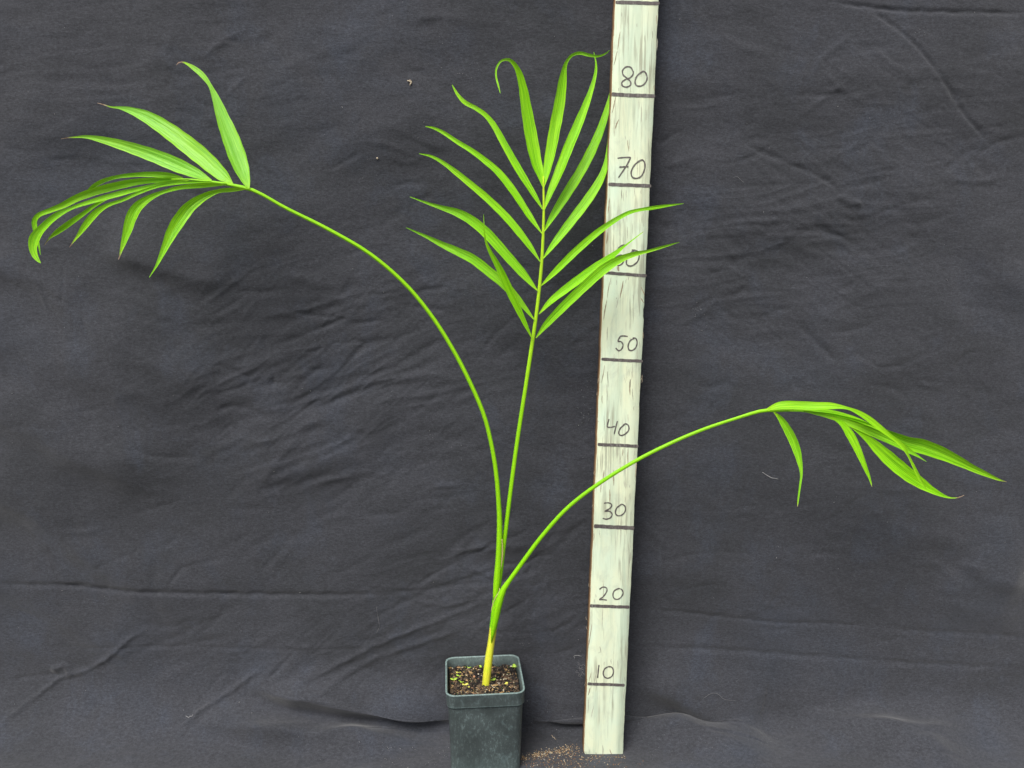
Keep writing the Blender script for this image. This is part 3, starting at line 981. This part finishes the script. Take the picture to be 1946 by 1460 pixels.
# --- middle frond
fm = petiole('frond', [(945, 1130, 8), (950, 1090, 9), (956, 1045, 8), (962, 1000, 7.4), (972, 920, 7.0), (984, 832, 6.8), (999, 735, 6.6), (1013, 642, 6.4), (1019, 600, 6), (1025, 548, 5.6), (1030, 492, 5.2), (1032.5, 437, 4.6),
                       (1033.5, 396, 4), (1033, 360, 3.2), (1032.5, 335, 1.8)], (STEM_Y, -.8, -.8), palm, .12, .62)
fm['label'] = 'middle frond standing upright in front of the stake'
Z2 = 2.518
def ML(rows, *a, **k): return leaflet(zt(760, 80, Z2, rows), *a, fm, **k)
ML([(684,802,4),(640,728,24),(562,600,34),(500,490,32),(450,400,27),(410,350,22),(360,315,20),(310,288,20),(275,250,14),(250,205,3)], -1, 1, tilt=(-30,5))
ML([(680,917,4),(620,832,27),(540,710,34),(470,622,32),(400,562,28),(340,518,24),(270,475,20),(210,435,17),(160,411,11),(122,404,3)], -1, 1, tilt=(-30,5))
ML([(672,1052,4),(610,962,29),(520,850,36),(420,750,34),(340,682,30),(270,625,26),(210,580,18),(150,547,12),(92,534,3)], -1, .5, tilt=(-28,10), pale=.1)
ML([(660,1192,4),(600,1122,34),(510,1020,45),(420,920,47),(340,852,44),(270,815,36),(210,796,23),(150,777,14),(48,741,3)], -1, -1.5, tilt=(-28,12), pale=.25)
ML([(645,1332,4),(580,1250,28),(500,1160,42),(430,1102,45),(350,1040,44),(270,1000,38),(200,968,28),(130,933,16),(30,888,3)], -1, -2, tilt=(-24,16), pale=.35)
ML([(632,1418,4),(600,1350,20),(560,1265,32),(520,1180,38),(484,1100,34),(452,1040,24),(425,990,16),(408,940,8),(400,825,2)], -1.4, -4.5, tilt=(-15,30))
ML([(692,802,4),(715,732,26),(765,610,43),(812,490,46),(850,400,44),(890,300,33),(918,220,22),(936,150,14),(938,100,8),(928,48,2)], -1, 1, tilt=(28,5))
ML([(690,907,4),(730,836,30),(802,720,45),(870,610,46),(925,502,44),(965,405,36),(990,325,26),(1006,260,16),(1016,190,3)], -1, 4.6, tilt=(28,10), curve=.8)
ML([(685,1037,4),(740,962,30),(830,845,43),(900,752,44),(955,665,36),(985,590,26),(998,500,16),(1002,420,10),(1006,320,3)], -1, 4.4, tilt=(26,15), curve=.8)
ML([(675,1167,4),(740,1102,27),(830,1012,34),(920,932,32),(985,882,27),(1040,846,22),(1100,815,18),(1160,801,15),(1200,795,18),(1280,783,12),(1358,773,2)], -1, -3.5, tilt=(24,-15), curve=.7)
ML([(665,1302,4),(720,1242,28),(800,1178,38),(900,1105,42),(980,1052,40),(1030,1012,24),(1080,973,9),(1165,908,3)], -1, -3, tilt=(28,20), curve=.7, brown_from=.985)
ML([(650,1417,4),(700,1352,30),(790,1258,42),(880,1172,44),(950,1108,46),(1000,1070,44),(1060,1037,33),(1120,1016,24),(1190,1000,14),(1260,980,12),(1337,958,2)], -1.4, -5, tilt=(10,-20), curve=.8, pale=.15)
ML([(688,702,4),(676,650,28),(652,570,52),(626,440,58),(604,310,50),(586,205,38),(562,130,25),(525,86,14),(485,90,10),(462,125,9),(460,165,8),(470,205,8),(480,245,2)], -.9, -3, tilt=(-22,15), mid=1)
ML([(688,697,4),(700,630,32),(720,530,48),(744,400,54),(766,280,50),(780,175,36),(793,105,16),(822,65,13),(860,53,14),(905,63,14),(950,68,9),(985,55,6),(1003,40,2)], -.9, -2, tilt=(22,-20), mid=1, pale=.1)

# --- right frond
fr = petiole('frond', [(934, 1222, 1), (936, 1206, 6), (941, 1180, 11), (948, 1145, 13), (957, 1120, 10), (965, 1108, 8), (995, 1066, 7.4), (1030, 1019, 7), (1080, 964, 6.6), (1140, 918, 6.4), (1210, 875, 6.2), (1280, 840, 6), (1340, 815, 5.6), (1400, 795, 5.2), (1448, 781, 6),
                       (1475, 780, 6), (1520, 780, 5), (1560, 786, 4), (1600, 798, 3), (1640, 812, 2)], (STEM_Y - .5, -4, -6), palm, .1, .25)
fr['label'] = 'right frond low and arching outward past the stake'
Z3 = 3.742
def RL(rows, *a, **k): return leaflet(zt(1420, 740, Z3, rows), *a, fr, **k)
RL([(620,195,8),(760,225,20),(860,255,24),(960,310,16),(1010,340,4)], -5.6, -5.2, tilt=(20,10), pale=.2)
RL([(300,152,12),(450,145,40),(600,168,40),(750,205,32),(860,250,20),(960,300,8)], -5.6, -5.4, tilt=(30,20), yel=.1)
RL([(400,155,8),(600,185,26),(760,225,36),(900,275,44),(1000,320,60),(1060,348,74),(1140,380,92),(1250,408,104),(1380,455,92),(1500,510,70),(1600,560,50),(1700,605,34),(1790,643,15),(1845,658,3)], -6, -4, tilt=(-22,-12), pale=.15, keel=.16, brown_from=.975)
RL([(420,160,8),(600,200,28),(760,255,44),(880,305,52),(990,352,52),(1080,395,48),(1150,438,34),(1205,470,18),(1275,515,2)], -6.2, -6.5, tilt=(-10,10), pale=.25)
RL([(590,195,8),(670,240,36),(730,320,56),(772,400,52),(812,490,40),(845,570,28),(870,632,16),(888,695,3)], -6.2, -8, tilt=(20,-10), brown_from=.97)
RL([(700,240,8),(790,300,26),(860,355,52),(950,440,84),(1050,530,98),(1150,610,94),(1230,665,78),(1310,715,50),(1390,755,24),(1445,772,9),(1500,770,6),(1543,753,3)], -6.2, -7, tilt=(26,0), keel=.14, brown_from=.93)
RL([(140,145,16),(230,115,52),(340,112,56),(480,118,56),(600,118,46),(715,135,20),(800,170,34),(870,215,42),(940,270,40),(1010,325,28),(1060,362,28),(1110,410,28),(1150,480,15),(1190,560,20),(1230,640,24),(1255,680,14),(1275,712,3)], -6, -8.5, tilt=(28,-10), yel=.12)
RL([(190,160,8),(240,212,38),(300,310,58),(345,410,56),(372,510,38),(385,600,18),(375,690,13),(362,790,10),(358,835,4)], -6.2, -8, tilt=(-30,10), pale=.2, brown_from=.97)

# ================================================================== MEASURING STAKE
LEAN = R(2.0)
b0 = at(1146, 1440, 0.0)
t0 = at(1210, 4.5, 3.15)
U = (t0 - b0).normalized()
Wd = .0495
Rr = (Vector((1, 0, 0)) - U * U.x).normalized()
Rr = (Rr + Vector((0, 0.0, 0))).normalized()
Nf = Rr.cross(U).normalized()
if Nf.y > 0: Nf = -Nf                       # towards the camera
BL, TH = .985, .017
stake = empty('measuring_stake', b0)
tag(stake, 'tall white-painted wooden stake with handwritten centimetre marks from 10 to 90', 'measuring stake')
def on_board(px, py):
    d = ray(px, py)
    k = (b0 - CAM).dot(Nf) / d.dot(Nf)
    q = CAM + d * k - b0
    return q.dot(Rr), q.dot(U)
def bp(u, v, h=0.0):
    return b0 + Rr * u + U * v + Nf * h
mb = MB()
# outline: bevelled long edges, rounded worn foot, slightly uneven sides
nv = 260
vs, fs, mats_ = [], [], []
secs = [(-1, -1, 0), (-1, -.12, 0), (-.965, 0, 0), (-.5, 0, 0), (0, 0, 0), (.5, 0, 0), (.965, 0, 0), (1, -.12, 0), (1, -1, 0)]
ns = len(secs)
for i in range(nv + 1):
    v = BL * (i / nv) ** 1.15
    e_l = .0002 * math.sin(v * 61) + .00015 * math.sin(v * 171 + 1) + random.uniform(-.00014, .00014)
    e_r = .0002 * math.sin(v * 47 + 2) + .00015 * math.sin(v * 151) + random.uniform(-.00014, .00014)
    if abs(v - .55) < .006: e_r -= .0009
    foot_l = .0055 * max(0, 1 - v / .009) ** 2
    foot_r = .0020 * max(0, 1 - v / .004) ** 2
    for (a, h, _) in secs:
        half = Wd / 2
        if a < 0: x = a * (half + e_l) + foot_l * abs(a)
        else: x = a * (half + e_r) - foot_r * abs(a)
        dv = -.0012 * (a * .8) if i == 0 else 0
        vs.append(bp(x, v + dv, h * TH if h != -.12 else -.0018))
for i in range(nv):
    for k in range(ns):
        k2 = (k + 1) % ns
        fs.append((i*ns+k, i*ns+k2, (i+1)*ns+k2, (i+1)*ns+k))
        mats_.append(0 if 1 < k2 and k < 7 and k > 0 and k2 != 0 else 1)
        if k == 6: mats_[-1] = 0
        if k == 1: mats_[-1] = 1
fs.append(tuple(range(ns - 1, -1, -1))); mats_.append(1)
fs.append(tuple(nv*ns + k for k in range(ns))); mats_.append(1)
mb.add(vs, fs)
mb.m = mats_
# bare streaks where the paint has flaked along the grain, with ragged outlines, a hair above the paint
def streak(x0, y0, x1, y1, wpx, mat, nseg=14):
    u0, v0 = on_board(x0, y0); u1, v1 = on_board(x1, y1)
    vs, fs = [], []
    ph = random.uniform(0, 6)
    for i in range(nseg + 1):
        t = i / nseg
        w = wpx * .0006 * (math.sin(math.pi * t) ** .6) * random.uniform(.75, 1.15) + .00003
        mx = .00016 * math.sin(ph + t * 7)
        u, v = u0 + (u1-u0)*t + mx, v0 + (v1-v0)*t
        vs += [bp(u - w/2, v, .00012), bp(u + w/2, v, .00012)]
    for i in range(nseg):
        fs.append((2*i, 2*i+1, 2*i+3, 2*i+2))
    mb.add(vs, fs, mat)
def z5(x, y): return 1120 + x/3.842, y/3.842
def z6(x, y): return 1100 + x/3.842, 360 + y/3.842
def z7(x, y): return 1090 + x/3.842, 700 + y/3.842
def z8(x, y): return 1070 + x/3.842, 1080 + y/3.842
ST = [(z5, [(225,228,205,370,2.4,3),(205,370,178,480,2,3),(235,90,236,125,1.6,2),(405,255,406,340,1.8,2),(461,225,461,285,1.4,2),(490,110,492,180,1.6,3),(497,280,494,370,1.6,2),(348,172,346,200,1.4,2),
           (473,620,474,665,1.6,3),(215,640,212,670,1.3,2),(300,640,300,680,1,2),(195,700,165,830,2.6,3),(215,870,185,945,3.2,3),(380,780,382,900,1.8,2),(362,730,363,800,1,2),(420,800,418,880,1.2,2),
           (278,1020,288,1110,2.2,3),(283,1170,280,1330,1.6,2),(292,1020,293,1090,1.2,2),(262,990,263,1020,1.4,2),(330,1090,332,1170,1.0,2),(350,1140,350,1280,.9,2),(365,1180,365,1300,.8,2),(412,1140,414,1340,.9,2),(425,1190,427,1320,.8,2),
           (180,860,182,1000,1.2,3),(235,1380,237,1450,1.8,2),(330,1370,332,1440,1.2,2),(378,1380,376,1420,1.2,2)]),
      (z6, [(310,10,312,75,1.4,2),(325,20,326,90,1.2,2),(345,5,346,60,1,2),(225,60,212,180,3.2,3),(210,310,204,400,3.4,3),(322,195,323,250,1.4,2),(355,270,356,365,1.6,2),(350,170,350,240,1.1,2),(470,170,470,280,1.4,2),(485,170,480,270,1.2,2),(460,190,460,250,1,2),(445,210,446,330,.9,2),
           (390,245,392,330,1,2),(285,555,290,600,6,3),(235,640,232,700,1.6,2),(225,670,206,800,2,3),(205,800,178,960,2.6,3),(325,665,300,800,3.6,3),(290,790,272,870,1.6,2),(362,640,362,665,1.6,2),(345,650,343,690,1.4,2),(275,660,276,700,1.2,2),
           (455,710,480,775,3.4,3),(450,790,475,830,3.2,3),(275,790,277,802,2,2),(395,770,398,800,1.2,2),(210,1000,205,1105,1.8,2),(445,1105,446,1160,1.4,2),(425,1170,426,1240,1.4,2),(375,1080,376,1110,1.2,2),(258,1200,258,1260,1.4,2),(190,1280,165,1420,2.0,3),
           (208,1330,215,1450,1.8,2),(375,1385,373,1450,4,2),(390,1270,392,1380,1.2,2),(350,1290,351,1400,1,2),(470,1040,471,1090,1.4,3)]),
      (z7, [(247,20,250,110,1.8,2),(243,115,247,240,1.8,2),(412,80,411,200,3.4,3),(428,145,434,240,1.8,2),(375,60,376,110,1,2),(405,0,405,60,.9,2),(425,20,425,90,.9,2),(440,275,440,310,1.6,2),(398,330,397,400,1.6,2),(207,195,209,260,1.8,3),(222,340,224,460,1.4,2),
           (345,160,346,280,.8,2),(360,590,358,640,2.2,3),(338,560,340,740,1.4,2),(397,580,396,690,2.4,3),(322,580,322,640,1,2),(345,620,344,700,1,2),(445,600,446,640,1.2,2),(222,740,215,830,2.6,3),(200,820,198,910,2,3),(291,740,293,860,3.2,3),(370,815,370,870,1.8,2),
           (380,830,382,880,1.8,2),(410,850,411,875,1.2,2),(264,880,264,980,3,3),(412,910,412,970,1.2,2),(376,935,376,985,1.4,2),(242,1020,242,1110,1,2),(460,660,452,800,2,3),(190,1180,193,1240,1.2,2),(150,1200,146,1260,1.6,3),(416,1340,410,1430,2.4,2),(455,690,452,760,1.4,2)]),
      (z8, [(293,70,293,260,1.2,3),(290,280,284,460,1.8,2),(240,190,240,215,1.4,2),(228,225,229,252,1.2,2),(210,400,190,560,2.4,3),(190,520,180,620,2,3),(270,570,277,620,2,2),(264,610,262,622,1.4,2),(300,680,300,710,1.2,2),(350,660,351,700,1.4,2),(400,670,400,740,1.4,2),
           (245,740,228,850,2.2,2),(205,760,190,830,2,3),(200,870,182,930,3,3),(190,940,180,1060,1.6,2),(225,1000,205,1090,1.8,2),(475,330,472,440,1.4,2),(450,790,452,830,1.4,2),(290,1290,292,1370,2.2,2),(190,1320,192,1350,1.6,2),(340,1320,360,1375,3,3),(240,1345,241,1372,2,3),(447,880,442,960,1.6,2)])]
for zf, lst in ST:
    for (x0, y0, x1, y1, w, mt) in lst:
        a, b = zf(x0, y0), zf(x1, y1)
        streak(a[0], a[1], b[0], b[1], w * .7, mt)
# splinters standing off the worn left edge are part of the board
for (x, y) in [z7(182, 90), z7(178, 105), z7(170, 195), z7(150, 770), z7(140, 1010), z7(503, 70), z7(505, 95), z8(170, 370), z8(172, 440), z8(190, 130), z6(140, 1400), z6(465, 1380), z8(160, 850), z7(142, 1090), z7(175, 380)]:
    p = at(x, y, .6)
    mb2 = [p + Vector((random.uniform(.001, .002) * (1 if x < 1180 else -1), 0, -.002)), p + Vector((random.uniform(-.0012, 0), -.001, .0)), p + Vector((random.uniform(-.001, .001), -.001, .0035))]
    tube(mb, mb2, [.00025, .0002, .00008], 5, 4)
mb.build('board', [M_PAINT, M_EDGE, M_STREAK, M_BROWN, M_BEIGE], stake)

def stroke(mb, pts, wpx, h=.0003, wob=.12):
    P = catmull([(p[0], p[1]) for p in pts], max(8, len(pts) * 7))
    q = [on_board(x, y) for x, y in P]
    vs, fs = [], []
    n = len(q)
    ph = random.uniform(0, 6)
    for i in range(n):
        a, b = q[max(i-1, 0)], q[min(i+1, n-1)]
        dx, dy = b[0]-a[0], b[1]-a[1]
        L = math.hypot(dx, dy) or 1
        w = wpx * .00062 * (1 + wob * math.sin(ph + i * .7)) / 2
        ex, ey = -dy/L*w, dx/L*w
        if i in (0, n-1): ex *= .6; ey *= .6
        hh = h + i * 4e-7
        vs += [bp(q[i][0]+ex, q[i][1]+ey, hh), bp(q[i][0]-ex, q[i][1]-ey, hh)]
    for i in range(n-1):
        fs.append((2*i, 2*i+1, 2*i+3, 2*i+2))
    mb.add(vs, fs)
def stroke_z(mb, zf, pts, w=2.1, h=.0003):
    stroke(mb, [zf(*p) for p in pts], w, h)
MARKS = [(z5, (193,18), (508,26), 6.0), (z5, (163,690), (475,704), 6.4), (z5, (140,1347), (447,1359), 6.2), (z6, (190,608), (490,631), 5.6), (z6, (165,1240), (462,1255), 5.6),
         (z7, (177,555), (470,570), 6.0), (z7, (150,1152), (438,1166), 7.4), (z8, (197,274), (480,284), 6.2), (z8, (180,843), (446,853), 5.8)]
for zf, a, b, w in MARKS:
    mb = MB()
    pa, pb = zf(*a), zf(*b)
    # keep the line a little inside the board's bevels
    pts = [(pa[0] - .3 + (pb[0]-pa[0]+1.4) * k/6, pa[1] + (pb[1]-pa[1]) * k/6 + random.uniform(-.3, .3)) for k in range(7)]
    stroke(mb, pts, w, .00035, .07)
    mb.build('tick_mark', [M_INK], stake)
NUM = {
 '80': (z5, [[(318,520),(300,492),(268,490),(243,515),(247,548),(275,572),(300,598),(300,622),(270,637),(240,625),(238,602),(262,582),(295,570),(318,545),(320,518)], [(378,528),(345,560),(333,600),(345,626),(375,629),(405,610),(421,575),(412,535),(395,522),(372,533)]]),
 '70': (z5, [[(205,1156),(250,1151),(302,1150)], [(302,1150),(272,1208),(212,1298)], [(218,1221),(250,1219),(286,1218)], [(372,1170),(330,1205),(305,1255),(312,1292),(340,1303),(375,1290),(400,1245),(404,1195),(390,1170),(368,1172)]]),
 '60': (z6, [[(336,405),(305,415),(280,447),(263,492),(268,535),(290,556),(318,540),(330,508),(315,482),(285,486),(266,502)], [(412,440),(375,467),(350,510),(348,545),(370,560),(400,552),(432,520),(440,470),(425,450),(385,443)]]),
 '50': (z6, [[(300,1073),(325,1070),(357,1074)], [(302,1074),(286,1108),(308,1112),(322,1135),(313,1165),(291,1178),(268,1158)], [(407,1085),(375,1105),(360,1140),(365,1170),(385,1177),(412,1160),(425,1120),(415,1088),(393,1084)]]),
 '40': (z7, [[(259,370),(246,426),(270,431),(302,424)], [(320,385),(308,430),(296,482)], [(372,409),(340,440),(330,475),(345,490),(375,480),(402,450),(400,418),(380,405),(363,413)]]),
 '30': (z7, [[(222,985),(255,982),(278,996),(268,1020),(226,1044)], [(226,1044),(262,1044),(281,1065),(270,1090),(240,1101),(212,1095)], [(347,994),(315,1020),(305,1055),(320,1075),(350,1072),(375,1045),(376,1010),(355,993),(338,999)]]),
 '20': (z8, [[(265,155),(290,137),(318,145),(318,170),(295,205),(266,229),(290,228),(320,233)], [(397,149),(370,170),(365,205),(380,225),(410,222),(436,190),(432,160),(410,148),(388,155)]]),
 '10': (z8, [[(262,705),(257,750),(252,802)], [(332,717),(303,735),(293,770),(305,795),(330,802),(358,785),(368,750),(355,722),(328,717)]]),
}
for txt, (zf, strokes) in NUM.items():
    mb = MB()
    for k, s in enumerate(strokes):
        stroke_z(mb, zf, s, 2.5, .00030 + k * .00006)
    o = mb.build('written_number', [M_INK], stake)
    o['label'] = 'handwritten number %s in brown marker' % txt

# ================================================================== SMALL THINGS ON THE CLOTH
def scrap(name, pts, w, mat, label, cat, group=None, seed_off=0):
    mb = MB()
    P = catmull(pts, 16)
    ps = [on_cloth(x, y, .0012 + .0008 * math.sin(i * .9)) for i, (x, y) in enumerate(P)]
    rr = [max(.00010, w * .00045 / 2 * (.5 + .5 * math.sin(math.pi * min(1, (i + 1) / len(ps))))) for i in range(len(ps))]
    tube(mb, ps, rr, 6)
    o = mb.build(name, [mat])
    return tag(o, label, cat, group)
def z3(x, y): return 1420 + x/3.742, 740 + y/3.742
scrap('thread', [z3(105, 588), z3(135, 608), z3(170, 627), z3(217, 636)], 1.3, M_LINT, 'short white thread on the black cloth left of the hanging leaflets of the right frond', 'thread')
scrap('thread', [(1336, 1327), (1348, 1319), (1362, 1318), (1374, 1328), (1385, 1331), (1397, 1331)], .8, M_LINT2, 'long thin pale thread on the cloth low to the right of the stake', 'thread')
scrap('thread', [(1048, 1399), (1052, 1403), (1057, 1407)], 1.6, M_BEIGE, 'straight pale thread on the cloth above the sawdust', 'thread')
scrap('thread', [(354, 1361), (359, 1364), (366, 1361), (368, 1358)], 1.3, M_LINT, 'small curved white thread low on the left of the cloth', 'thread')
scrap('thread', [(716, 1153), (717, 1165), (721, 1190), (716, 1202)], .8, M_LINT2, 'faint grey thread on the cloth left of the stem', 'thread')
scrap('thread', [(1393, 338), (1400, 336), (1406, 341), (1413, 347)], .7, M_LINT2, 'faint grey squiggle of thread on the cloth right of the 70 mark', 'thread')
def zc(x, y): return 800 + x/4.423, 1200 + y/4.423
scrap('lint_tuft', [zc(1352, 205), zc(1325, 203), zc(1300, 200), zc(1285, 208), zc(1294, 224)], 1.1, M_LINT, 'hooked white wisp of lint on the cloth left of the number 10', 'lint')
# the frayed tuft at the edge of the stake near the 10
mb = MB()
for k in range(16):
    x, y = zc(1340 + random.uniform(-30, 40), 340 + random.uniform(-60, 55))
    p = at(x, y, 2.0 + random.uniform(-1, 1))
    a = random.uniform(0, 6.28)
    ps = [p + Vector((math.cos(a + q*.9) * .0012 * q, random.uniform(-.0005, .0005), math.sin(a + q*.9) * .0014 * q)) for q in range(4)]
    tube(mb, ps, [.0002, .00018, .00015, .0001], 5)
tag(mb.build('fibre_tuft', [M_LINT2]), 'frayed tuft of pale fibres at the left edge of the stake beside the 10', 'fibre tuft')
mb = MB()
for (a, b) in (((774, 154), (782, 155)), ((778, 155), (783, 158)), ((782, 156), (779, 164))):
    P = [on_cloth(a[0] + (b[0]-a[0])*k/3, a[1] + (b[1]-a[1])*k/3 + math.sin(k*2), .0015) for k in range(4)]
    tube(mb, P, [.0005, .0008, .0008, .0003], 6)
tag(mb.build('cloth_scrap', [M_BEIGE]), 'curled beige scrap clinging to the cloth between the left and middle fronds', 'scrap')
mb = MB()
chunk(mb, on_cloth(717, 301, .001), .0013, 0)
tag(mb.build('speck', [M_BEIGE]), 'single cream speck on the cloth below the curled scrap', 'speck')

# lint and dust nobody could count
mb = MB()
r = random.Random(5)
def fleck(x, y, s, m):
    p = on_cloth(x, y, .0006)
    a = r.uniform(0, 6.28)
    d = Vector((math.cos(a), 0, math.sin(a))) * s * r.uniform(.6, 2.0)
    tube(mb, [p - d, p + Vector((0, -.0002, 0)), p + d], [s*.35, s*.5, s*.3], 5, m)
for k in range(170):
    fleck(r.uniform(0, 1946), r.uniform(0, 1440), r.uniform(.00022, .0005), r.choice([0, 1, 1]))
for (cx, cy, sx, sy, nn) in [(870, 120, 22, 26, 22), (1115, 790, 12, 40, 26), (1110, 1290, 16, 40, 22), (1110, 720, 8, 8, 5), (1020, 1240, 26, 30, 14), (830, 830, 30, 30, 16), (1080, 1370, 60, 25, 30), (940, 1440, 0, 0, 0),
                             (1330, 590, 8, 16, 16), (1755, 62, 6, 8, 10), (1110, 430, 20, 60, 10), (710, 300, 12, 40, 6), (750, 1430, 80, 20, 14)]:
    for _ in range(nn):
        fleck(r.gauss(cx, sx), r.gauss(cy, sy), r.uniform(.0002, .0005), r.choice([0, 1, 1]))
for _ in range(120):
    x = r.uniform(1000, 1500); y = r.uniform(1395, 1460)
    fleck(x, y, r.uniform(.0002, .0004), 1)
for _ in range(50):
    fleck(r.uniform(720, 860), r.uniform(1420, 1460), r.uniform(.0002, .0004), r.choice([0, 1]))
lo = mb.build('lint', [M_LINT, M_LINT2])
tag(lo, 'tiny pale flecks of lint and dust scattered over the black cloth', 'lint', kind='stuff')

mb = MB()
for _ in range(1300):
    if r.random() < .55:                     # the curved drift
        t = r.random() ** .9
        if math.sin(t * 31) + math.sin(t * 17 + 2) < r.uniform(-2, .9) - .4: continue
        x = 990 + t * 112
        y = 1441 - 14 * math.sin(t * 1.7) + r.gauss(0, 2.6 + 3.5 * t)
        m = r.choices([0, 1, 2, 3], [50, 30, 16, 8])[0]
    else:
        x = r.gauss(1060, 60); y = r.gauss(1448, 10)
        m = r.choices([0, 1, 2, 3], [25, 25, 40, 10])[0]
        if r.random() < .5 or x < 985: m = 2
    if x < 986 or x > 1230 or y < 1405: continue
    p = on_cloth(x, y, .0003)
    s = r.uniform(.00018, .0006)
    random.seed(r.random())
    chunk(mb, p, s, m, .45, long=r.uniform(1, 2.4))
for _ in range(60):                          # crumbs against the foot of the stake
    x = r.uniform(1104, 1190); y = 1440 + r.gauss(0, 2)
    chunk(mb, on_cloth(x, y, .0004), r.uniform(.0003, .0007), r.choice([0, 1, 2]), .5)
tag(mb.build('sawdust', M_SAW, smooth=False), 'tan sawdust drift on the cloth between the pot and the stake', 'sawdust', kind='stuff')
